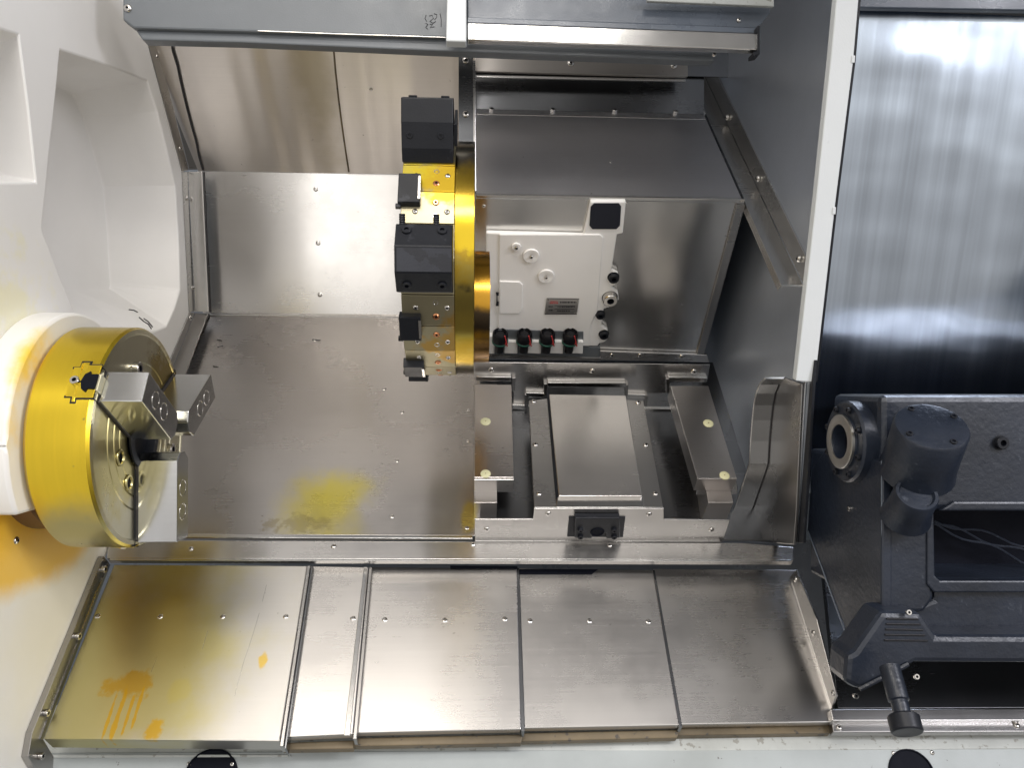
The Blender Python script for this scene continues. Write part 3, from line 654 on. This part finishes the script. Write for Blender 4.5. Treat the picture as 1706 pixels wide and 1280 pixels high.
# hose couplers along the bottom edge
slab('coupler_recess', [(829, 549), (972, 553), (972, 569), (829, 567)], SS(SP-.006), .008, 'grey', AH, .001)
for i, (x0, x1) in enumerate(((841, 863), (880, 902), (917, 939), (954, 972))):
    slab('white_tab', [(x0, 569), (x1, 570), (x1-1, 590), (x0-1, 589)], SS(SP-.016), .02, 'white2', AH, .002)
slab('white_tab', [(810, 560), (825, 562), (824, 590), (809, 590)], SS(SP-.016), .02, 'white2', AH, .002)
for i, x in enumerate((833, 873, 911, 949)):
    p = U(x, 570, SS(SP-.020)); dn = -NB
    hc = lathe('hose_coupler', [(0, -.026), (.011, -.026), (.013, -.022), (.017, -.032), (.0205, -.028), (.0215, -.012), (.0205, .002), (.0135, .008), (.0125, .034), (.0115, .038), (0, .038)], p+NB*.004, dn, 'rubber', AH, 24)
    lathe('green_band', [(.0205, -.0055), (.0220, -.005), (.0218, -.0005), (.020, 0)], p, dn, 'hose_green', hc, 24).matrix_parent_inverse = Matrix()
    q0 = U(x+8, 560, SS(SP-.038)); q1 = U(x+10, 570, SS(SP-.036)); q2 = U(x+12, 577, SS(SP-.034))
    tg_ = tube('red_tag', [q0, q1+Vector((.001, 0, 0)), q2], .0017, 'red', hc, 6); tg_.matrix_parent_inverse = Matrix()
    q3 = U(x+8, 577, SS(SP-.036)); tg_ = tube('red_tag', [q1, q3], .0013, 'red', hc, 6); tg_.matrix_parent_inverse = Matrix()

# ================================================================== SADDLE
SD = thing('carriage_saddle', 'stainless covered carriage saddle with raised centre and sunken channels', 'saddle', U(790, 905, B(-1.44)))
FB = -1.53
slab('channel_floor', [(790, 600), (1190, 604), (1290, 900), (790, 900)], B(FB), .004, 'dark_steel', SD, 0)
# notched rear plate (stands across the slope)
CBp = -1.425
nt_ = [(790, 604), (1183, 608), (1179, 633), (1115, 632), (1110, 655), (1076, 656), (1076, 662), (1046, 660), (1045, 642), (910, 640), (908, 658), (877, 657), (874, 678), (855, 678), (856, 630), (790, 630)]
slab('rear_plate', nt_, SS(1.44), .003, 'sheet', SD, .001)
def lip(a, b, up=3, dn=4, mat='bright', d=.010):
    (x0, y0), (x1, y1) = a, b
    slab('folded_lip', [(x0, y0-up), (x1, y1-up), (x1, y1+dn), (x0, y0+dn)], SS(1.44-d), .010, mat, SD, .0015)
for a, b in (((792, 631), (852, 632)), ((853, 678), (875, 679)), ((876, 658), (907, 659)), ((912, 641), (1043, 642)), ((1043, 661), (1076, 662)), ((1074, 684), (1122, 685)), ((1114, 632), (1178, 633))):
    lip(a, b)
for x, y0, y1 in ((856, 630, 652), (909, 640, 660), (877, 658, 676), (1044, 642, 662), (1076, 660, 678), (1113, 632, 656)):
    slab('folded_edge', [(x-3, y0), (x+3, y0), (x+2, y1), (x-3, y1)], SS(1.43), .012, 'mid_steel', SD, .001)
screws(SD, [(818, 616), (987, 618), (1156, 619)], SS(1.44), 5)
# side bars
def bar(px, c, thick, foot, label, plugs):
    b = slab('side_bar', px, B(c), thick, 'barm', SD, .0012); b['label'] = label
    slab('bar_foot', foot, B(c-thick), .08, 'barm', SD, .001)
    screws(SD, plugs, B(c), 8.5, DOT, 'plastic_plug')
bar([(791, 641), (852, 641), (856, 796), (790, 796)], -1.405, .045, [(790, 640), (828, 640), (828, 838), (790, 838)], 'left side bar with two cream plugs', [(809, 703), (809, 790)])
bar([(1117, 643), (1180, 643), (1228, 798), (1162, 798)], -1.405, .045, [(1150, 643), (1176, 643), (1222, 838), (1180, 838)], 'right side bar with two cream plugs', [(1180, 706), (1207, 793)])
slab('bar_end_cap', [(790, 800), (856, 800), (856, 820), (790, 820)], SS(1.098), .004, 'sheet', SD, .001)
slab('bar_end_cap', [(1163, 800), (1227, 800), (1229, 824), (1160, 825)], SS(1.098), .004, 'sheet', SD, .001)
# centre cover and its side plates
slab('side_plate', [(881, 668), (912, 664), (929, 846), (890, 846)], B(-1.440), .02, 'mid_steel', SD, .001)
slab('side_plate', [(1043, 666), (1072, 668), (1105, 846), (1070, 846)], B(-1.440), .02, 'mid_steel', SD, .001)
slab('centre_cover', [(915, 657), (1043, 659), (1070, 827), (931, 827)], B(-1.425), .030, 'centre', SD, .0015)
slab('centre_cover_seam', [(911, 655), (916, 656), (933, 845), (927, 845)], B(-1.436), .012, 'black', SD, .0005)
slab('cover_front_strip', [(928, 829), (1071, 829), (1073, 846), (926, 846)], B(-1.434), .012, 'bright', SD, .001)
screws(SD, [(889, 669), (892, 741), (898, 823), (1063, 671), (1076, 742), (1092, 823)], B(-1.440), 5)
# front apron
slab('front_apron', [(791, 866), (888, 866), (890, 848), (1106, 848), (1106, 866), (1216, 868), (1204, 904), (791, 903)], SS(.985), .004, 'sheet', SD, .0012)
slab('apron_lip', [(791, 902), (1200, 903), (1200, 907), (791, 906)], SS(.980), .01, 'mid_steel', SD, .001)
screws(SD, [(811, 882), (913, 856), (1081, 857), (1185, 883)], SS(.985), 5)
slab('stain_ring', [(1178, 874), (1203, 871), (1206, 880), (1190, 890), (1180, 888)], SS(.9845), .0004, 'rust', SD, 0) if False else None
slab('lock_recess', [(948, 863), (1042, 863), (1038, 896), (945, 895)], SS(.982), .004, 'black', SD, .001)
LB = slab('lock_block', [(958, 864), (1033, 864), (1033, 897), (1010, 898), (1010, 889), (986, 889), (986, 898), (957, 897)], SS(.970), .014, 'black', SD, .002)
lathe('block_bore', [(0, .0), (.012, .0), (.014, .002), (.016, 0)], U(995, 887, SS(.9695)), -NS, 'blackhole', SD, 24)
for x, y in ((967, 883), (967, 894), (1023, 883), (1023, 894)): fix(SD, U(x, y, SS(.9695)), -NS, .0065, CAP, 'bolt')
box('saddle_side', .001, .004, U(790, 640, B(-1.42)).y-.37, U(790, 640, B(-1.42)).y, -.34, 0.0, 'dark_steel', SD, 0) if False else None

# ================================================================== RIGHT PARTITION
PW = thing('partition_wall', 'dark blue grey steel partition wall right of the casing', 'partition', U(1330, 905, X(XR)))
slab('partition_sheet', [(1070, -200), (1428, -200), (1398, 120), (1350, 640), (1330, 905), (1180, 905), (1120, 300)], X(XR), .004, 'wallblue', PW, .001)
slab('front_strip', [(1352, 600), (1357, 600), (1338, 905), (1328, 905)], X(XR-.003), .006, 'black', PW, .001)
slab('edge_trim', [(1338, 638), (1341, 638), (1326, 905), (1321, 905)], X(XR-.004), .003, 'bright', PW, .0005)
solid('beam_bracket', [U(1250, 60, Y(1.95)), U(1266, 60, Y(1.95)), U(1266, 88, Y(1.95)), U(1250, 88, Y(1.95))], (0, .1, 0), 'bluegrey', PW)
# white vertical door edge, leaning
LN = Vector((0, -cos(radians(14.7)), -sin(radians(14.7))))
e0 = U(1350, 635, X(XR)); LP = thru(LN, e0-Vector((0, .012, 0)))
DE = thing('door_edge', 'bright white vertical door edge strip, leaning', 'door edge', U(1345, 636, LP))
slab('edge_face', [(1397, -40), (1434, -40), (1422, 100), (1392, 340), (1358, 637), (1326, 635), (1360, 330), (1385, 90)], LP, .02, 'whiteflange', DE, .002)
slab('edge_seal', [(1432, -40), (1438, -40), (1426, 100), (1396, 340), (1362, 637), (1358, 637), (1392, 340), (1421, 100)], off(LP, -.004), .02, 'black', DE, .001)
for y, x in ((92, 1424), (345, 1392)): slab('edge_clip', [(x-4, y), (x+1, y), (x, y+12), (x-5, y+12)], off(LP, .002), .004, 'whiteflange', DE, .0005)
# diagonal rail
RB = -1.00
DR = thing('diagonal_rail', 'diagonal stainless angle rail screwed to the dark partition', 'rail', U(1330, 490, X(XR-.01)))
a0, a1 = [(1165, 97), (1190, 97), (1346, 445), (1343, 478), (1338, 478)], None
slab('wall_leg', [(1166, 98), (1182, 98), (1348, 440), (1341, 478), (1158, 98)], X(XR-.004), .004, 'casing_front', DR, .0008)
mid0, mid1 = U(1160, 98, X(XR-.005)), U(1338, 476, X(XR-.005))
wv = Vector((-.052, 0, 0)); drp = -NB*.012
m0, m1 = mid0, mid1
solid('shelf_leg', [m0, m1, m1+wv*.9, m0+wv*.9], -NB*.004, 'casing_front', DR, .0008)
solid('shelf_lip', [m0+wv*.9, m1+wv*.9, m1+wv+drp, m0+wv+drp], -NB*.004+Vector((0.002, 0, 0)), 'sheet', DR, .0006)
screws(DR, [(1168, 110), (1211, 195), (1262, 297), (1330, 431)], X(XR-.0085), 6, SCR)
screws(PW, [(1162, 172), (1172, 193), (1222, 308), (1196, 248), (1195, 93)], X(XR-.001), 3, SCR)
# curved gusset
GU = thing('curved_gusset', 'curved stainless gusset guard at the foot of the partition', 'gusset', U(1232, 908, X(XR-.012)))
XG = XR-.012
right = [(1308, 630), (1298, 640), (1292, 655), (1288, 675), (1285, 700), (1282, 735), (1280, 772), (1256, 842), (1233, 900)]
slab('web', right+[(1322, 908), (1326, 850), (1336, 640)], X(XG), .006, 'mid_steel', GU, .001)
bm = bmesh.new(); wv = Vector((-.044, 0, 0))
ra = [U(x, y, X(XG)) for x, y in right]
for i in range(len(ra)-1):
    q = [ra[i], ra[i+1], ra[i+1]+wv, ra[i]+wv]; vs = [bm.verts.new(v) for v in q]; bm.faces.new(vs)
bmesh.ops.remove_doubles(bm, verts=bm.verts, dist=1e-5)
tube('weld_bead', [v+Vector((-.001, -.003, .001)) for v in ra], .0016, 'caulk', GU, 6)
tube('flange_edge', [v+wv for v in ra], .0022, 'bright', GU, 6)
g = link('flange', mesh(bm), 'jaw', GU); sm_ = g.modifiers.new('t', 'SOLIDIFY'); sm_.thickness = .004; sm_.offset = 0
fix(GU, U(1248, 868, X(XG)), (-1, 0, 0), .009, SCR, 'screw')

# ================================================================== TOP BEAM AND BRACKETS
BY = 1.62
TB = thing('top_beam', 'grey painted top beam crossing above the back panels', 'beam', U(237, 66, Y(BY)))
slab('beam_face', [(204, -60), (204, 32), (222, 46), (800, 64), (1268, 74), (1268, -60)], Y(BY), .02, 'grey', TB, .004)
bmn = bmesh.new()
a = [U(222, 46, Y(BY+.001)), U(1268, 76, Y(BY+.001))]
b = [U(237, 66, Y(BY+.05)), U(1188, 101, Y(BY+.05))]
slab('beam_lower_flange', [(224, 46), (237, 66), (400, 70), (790, 87), (1143, 100), (1190, 101), (1190, 60)], Y(BY+.012), .03, 'grey', TB, .003)
tube('beam_weld', [U(x, y, Y(BY-.001)) for x, y in ((430, 51), (560, 56), (690, 60), (742, 62))], .0012, 'sheet', TB, 5)
screws(TB, [(213, 13)], Y(BY-.001), 7, SCR)
# pen scribble on the beam
for k, a in enumerate(([(710, 24), (708, 30), (711, 35)], [(715, 26), (720, 25), (722, 30), (716, 35), (722, 38), (726, 35)], [(723, 22), (728, 24), (727, 29), (724, 32)], [(733, 22), (735, 30), (735, 44)], [(709, 38), (713, 40), (709, 45), (713, 48)], [(716, 40), (721, 39), (717, 45), (724, 44)])):
    tube('pen_mark', [U(x, y, Y(BY-.0006)) for x, y in a], .0007, 'ink', TB, 5)
WB = thing('white_post', 'short white bracket post hanging in front of the grey beam', 'bracket', U(760, 68, Y(1.55)))
slab('post_face', [(746, -60), (777, -60), (777, 69), (743, 68)], Y(1.55), .03, 'whiteflange', WB, .003)
AR = thing('guide_bar', 'long bright aluminium guide bar under the grey beam', 'guide bar', U(780, 66, Y(1.56)))
slab('bar_face', [(779, 37), (1262, 55), (1262, 83), (779, 66)], Y(1.56), .02, 'bright', AR, .002)
slab('bar_top_slot', [(779, 28), (1262, 46), (1262, 55), (779, 37)], Y(1.575), .01, 'bluegrey', AR, .001)
slab('bar_end_clip', [(1262, 42), (1266, 42), (1266, 90), (1255, 92), (1255, 86), (1262, 84)], Y(1.555), .03, 'black', AR, .001)
TPn = thing('slate_header', 'slate blue header panel at the top edge right of the post', 'panel', U(780, 30, Y(1.60)))
slab('panel_sheet', [(777, -90), (1283, -90), (1283, 22), (1262, 46), (779, 30)], Y(1.602), .01, 'bluegrey', TPn, .002)
slab('pale_edge', [(1078, -8), (1290, -2), (1290, 10), (1078, 1)], Y(1.57), .01, 'sillworn', TPn, .002)
screws(TPn, [(1231, 33), (1190, 90)], Y(1.60), 4)

# ================================================================== RIGHT BACK SHEET
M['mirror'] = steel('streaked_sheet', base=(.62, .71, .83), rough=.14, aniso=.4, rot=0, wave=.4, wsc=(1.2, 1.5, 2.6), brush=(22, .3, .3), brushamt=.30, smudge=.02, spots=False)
pr = thru(LN, U(1400, 640, Y(1.85)))
RS = thing('door_sheet', 'large streaky stainless door sheet above the tailstock', 'door sheet', U(1400, 655, pr))
slab('sheet', [(1352, 12), (1900, 34), (1900, 900), (1322, 900)], pr, .004, 'mirror', RS, 0)
slab('top_rail', [(1400, -60), (1990, -60), (1990, 22), (1400, 12)], off(pr, .05), .03, 'bluegrey', RS, .003)
for x0, x1 in ((1640, 1650), (1668, 1676), (1700, 1712), (1618, 1622)):
    pass

# ================================================================== TAILSTOCK
TS = thing('tailstock', 'dark blue cast tailstock with quill flange and clamp bolt', 'tailstock', (.8, 1.4, -.6))
yf = 1.36
slab('upper_casting', [(1467, 659), (3000, 659), (3000, 850), (1556, 852), (1540, 870), (1467, 870)], Y(yf+.02), .19, 'cast', TS, .012)
xf = U(1469, 900, Y(yf)).x
slab('upright_casting', [(1469, 770), (1556, 770), (1556, 1000), (1540, 1022), (1469, 1022)], Y(yf), .30, 'cast', TS, .008)
slab('left_cheek', [(1344, 884), (1352, 780), (1380, 740), (1469, 770), (1469, 1022), (1424, 1090)], X(xf-.002), .02, 'cast', TS, .004)
tube('cast_seam', [U(x, y, X(xf-.003)) for x, y in ((1346, 885), (1365, 935), (1395, 1018), (1420, 1084))], .0014, 'bluegrey', TS, 6)
tube('corner_edge', [U(x, y, Y(yf-.001)) for x, y in ((1469, 768), (1469, 850), (1470, 940), (1469, 1020))], .0014, 'bluegrey', TS, 6)
slab('lower_casting', [(1556, 965), (3000, 965), (3000, 1110), (1520, 1105), (1500, 1022), (1556, 1000)], Y(yf+.01), .25, 'cast', TS, .008)
slab('window_recess', [(1540, 840), (3000, 840), (3000, 990), (1540, 990)], Y(yf+.13), .02, 'blackhole', TS, 0)
slab('window_frame', [(1545, 848), (1556, 848), (1558, 960), (1566, 968), (3000, 968), (3000, 988), (1556, 988), (1545, 975)], Y(yf-.004), .02, 'cast', TS, .003)
slab('ledge_strip', [(1590, 836), (3000, 836), (3000, 851), (1565, 852)], Y(yf+.012), .03, 'cast', TS, .004)
for dy in (0, 9, 18):
    tube('cable', [U(1556+k*16, 868+dy*.4+k*(4.2+dy*.12)+5*sin(k*.9+dy), Y(yf+.09)) for k in range(11)], .0022, 'cast', TS, 6)
# rack-like top slope of the base and foot
slab('base_wedge', [(1424, 1086), (1470, 1020), (1535, 1022), (1560, 1060), (3000, 1066), (3000, 1112), (1525, 1106), (1432, 1152), (1408, 1140), (1412, 1092)], Y(yf-.05), .07, 'cast', TS, .010)
tube('wedge_edge', [U(x, y, Y(yf-.053)) for x, y in ((1432, 1149), (1470, 1130), (1513, 1107))], .004, 'cast', TS, 6)
for k in range(5): slab('rack_tooth', [(1478-k, 1030+k*9), (1530+k*4, 1031+k*9), (1531+k*4, 1034+k*9), (1477-k, 1033+k*9)], Y(yf-.052), .004, 'rubber', TS, .001)
# quill flange
qc = U(1404, 736, X(xf-.022)); rr = .079
lathe('quill_flange', [(0, -.06), (.030, -.06), (.032, 0), (.033, .006), (.052, .006), (.053, -.002), (rr-.004, -.002), (rr, -.006), (rr, -.05), (rr+.004, -.055), (rr+.01, -.12)], qc, (-1, 0, 0), 'cast', TS, 64)
lathe('quill_ring', [(.0325, -.012), (.0335, .0075), (.050, .0085), (.0525, .007), (.0525, 0)], qc, (-1, 0, 0), 'cream_metal' if 'cream_metal' in M else 'plate', TS, 64)
lathe('quill_bore', [(0, -.02), (.033, -.02)], qc, (-1, 0, 0), 'blackhole', TS, 48)
for k in range(8):
    a = pi/8+k*pi/4; fix(TS, qc+Vector((-.0, cos(a)*.066, sin(a)*.066)), (-1, 0, 0), .006, CAP, 'bolt')
# round bosses
ax = Vector((-.12, -.58, .72)).normalized()
bc = U(1552, 710, Y(1.285))
lathe('clamp_boss', [(0, .002), (.048, .002), (.057, 0), (.060, -.004), (.060, -.06), (.061, -.09), (.064, -.11)], bc, ax, 'cast', TS, 64)
for k in range(4):
    e1, e2, e3 = frame_of(ax); a = .5+k*pi/2; fix(TS, bc+(e1*cos(a)+e2*sin(a))*.047, ax, .0058, CAP, 'bolt')
bc2 = U(1528, 822, Y(1.30))
lathe('lower_boss', [(0, -.006), (.026, -.006), (.029, 0), (.034, 0), (.036, -.004), (.037, -.04), (.044, -.07)], bc2, Vector((-.1, -.65, .6)), 'cast', TS, 48)
fix(TS, U(1666, 738, Y(yf+.019)), (0, -1, 0), .0125, CAP, 'bolt')
fix(TS, U(1416, 848, X(xf-.002)), (-1, 0, 0), .005, CAPS, 'bolt')
# clamp handle
hd = (U(1512, 1222, Y(1.20))-U(1482, 1112, Y(1.27))); h0 = U(1482, 1112, Y(1.27)); hl = hd.length
lathe('clamp_bolt', [(.0, 0), (.0165, 0), (.0165, hl*.52), (.0135, hl*.54), (.0135, hl*.74), (.0135, hl*.76)], h0, hd, 'cast', TS, 32)
lathe('clamp_knob', [(.0, hl*.74), (.022, hl*.745), (.0245, hl*.77), (.0245, hl*.98), (.0225, hl), (0, hl)], h0, hd, 'black', TS, 40)
for x, y in ((1425, 1160), (1526, 1128), (1513, 1021)): fix(TS, U(x, y, Y(yf-.055)), (0, -1, .3), .005, CAPS, 'bolt')

# bed under the tailstock
TBd = thing('tailstock_bed', 'dark steel bed strip with bright front edge below the tailstock', 'bed', U(1390, 1185, B(-1.50)))
slab('bed_top', [(1340, 640), (3000, 640), (3000, 1176), (1396, 1181)], B(-1.55), .02, 'dark_steel', TBd, .001)
slab('bed_edge', [(1383, 1182), (3000, 1177), (3000, 1199), (1387, 1202)], B(-1.545), .02, 'sheet', TBd, .002)
slab('bed_lower', [(1386, 1203), (3000, 1199), (3000, 1216), (1388, 1221)], B(-1.56), .02, 'mid_steel', TBd, .002)
screws(TBd, [(1398, 1213), (1694, 1209)], B(-1.558), 5)

# fine scratches on the first cover
c1 = [o for o in C.objects if o.name == 'way_cover'][0]
for a in ([(432, 1022), (420, 1062), (404, 1110), (391, 1160)], [(346, 1052), (337, 1082)], [(444, 975), (437, 1003)], [(262, 1095), (252, 1120)]):
    tube('scratch', [U(x, y, B(-1.4947)) for x, y in a], .0004, 'bright', c1, 5)
SW = box('added_enclosure_side', 2.02, 2.04, .9, 2.75, -1.4, 1.24, 'bluegrey', None, 0); SW['kind'] = 'structure'  # unseen end wall, added to keep light out from the right
# far enclosure behind everything that shows
EN = slab('enclosure_back', [(-500, -500), (2300, -500), (2300, 1500), (-500, 1500)], Y(2.75), .02, 'bluegrey', None, 0)
EN['kind'] = 'structure'
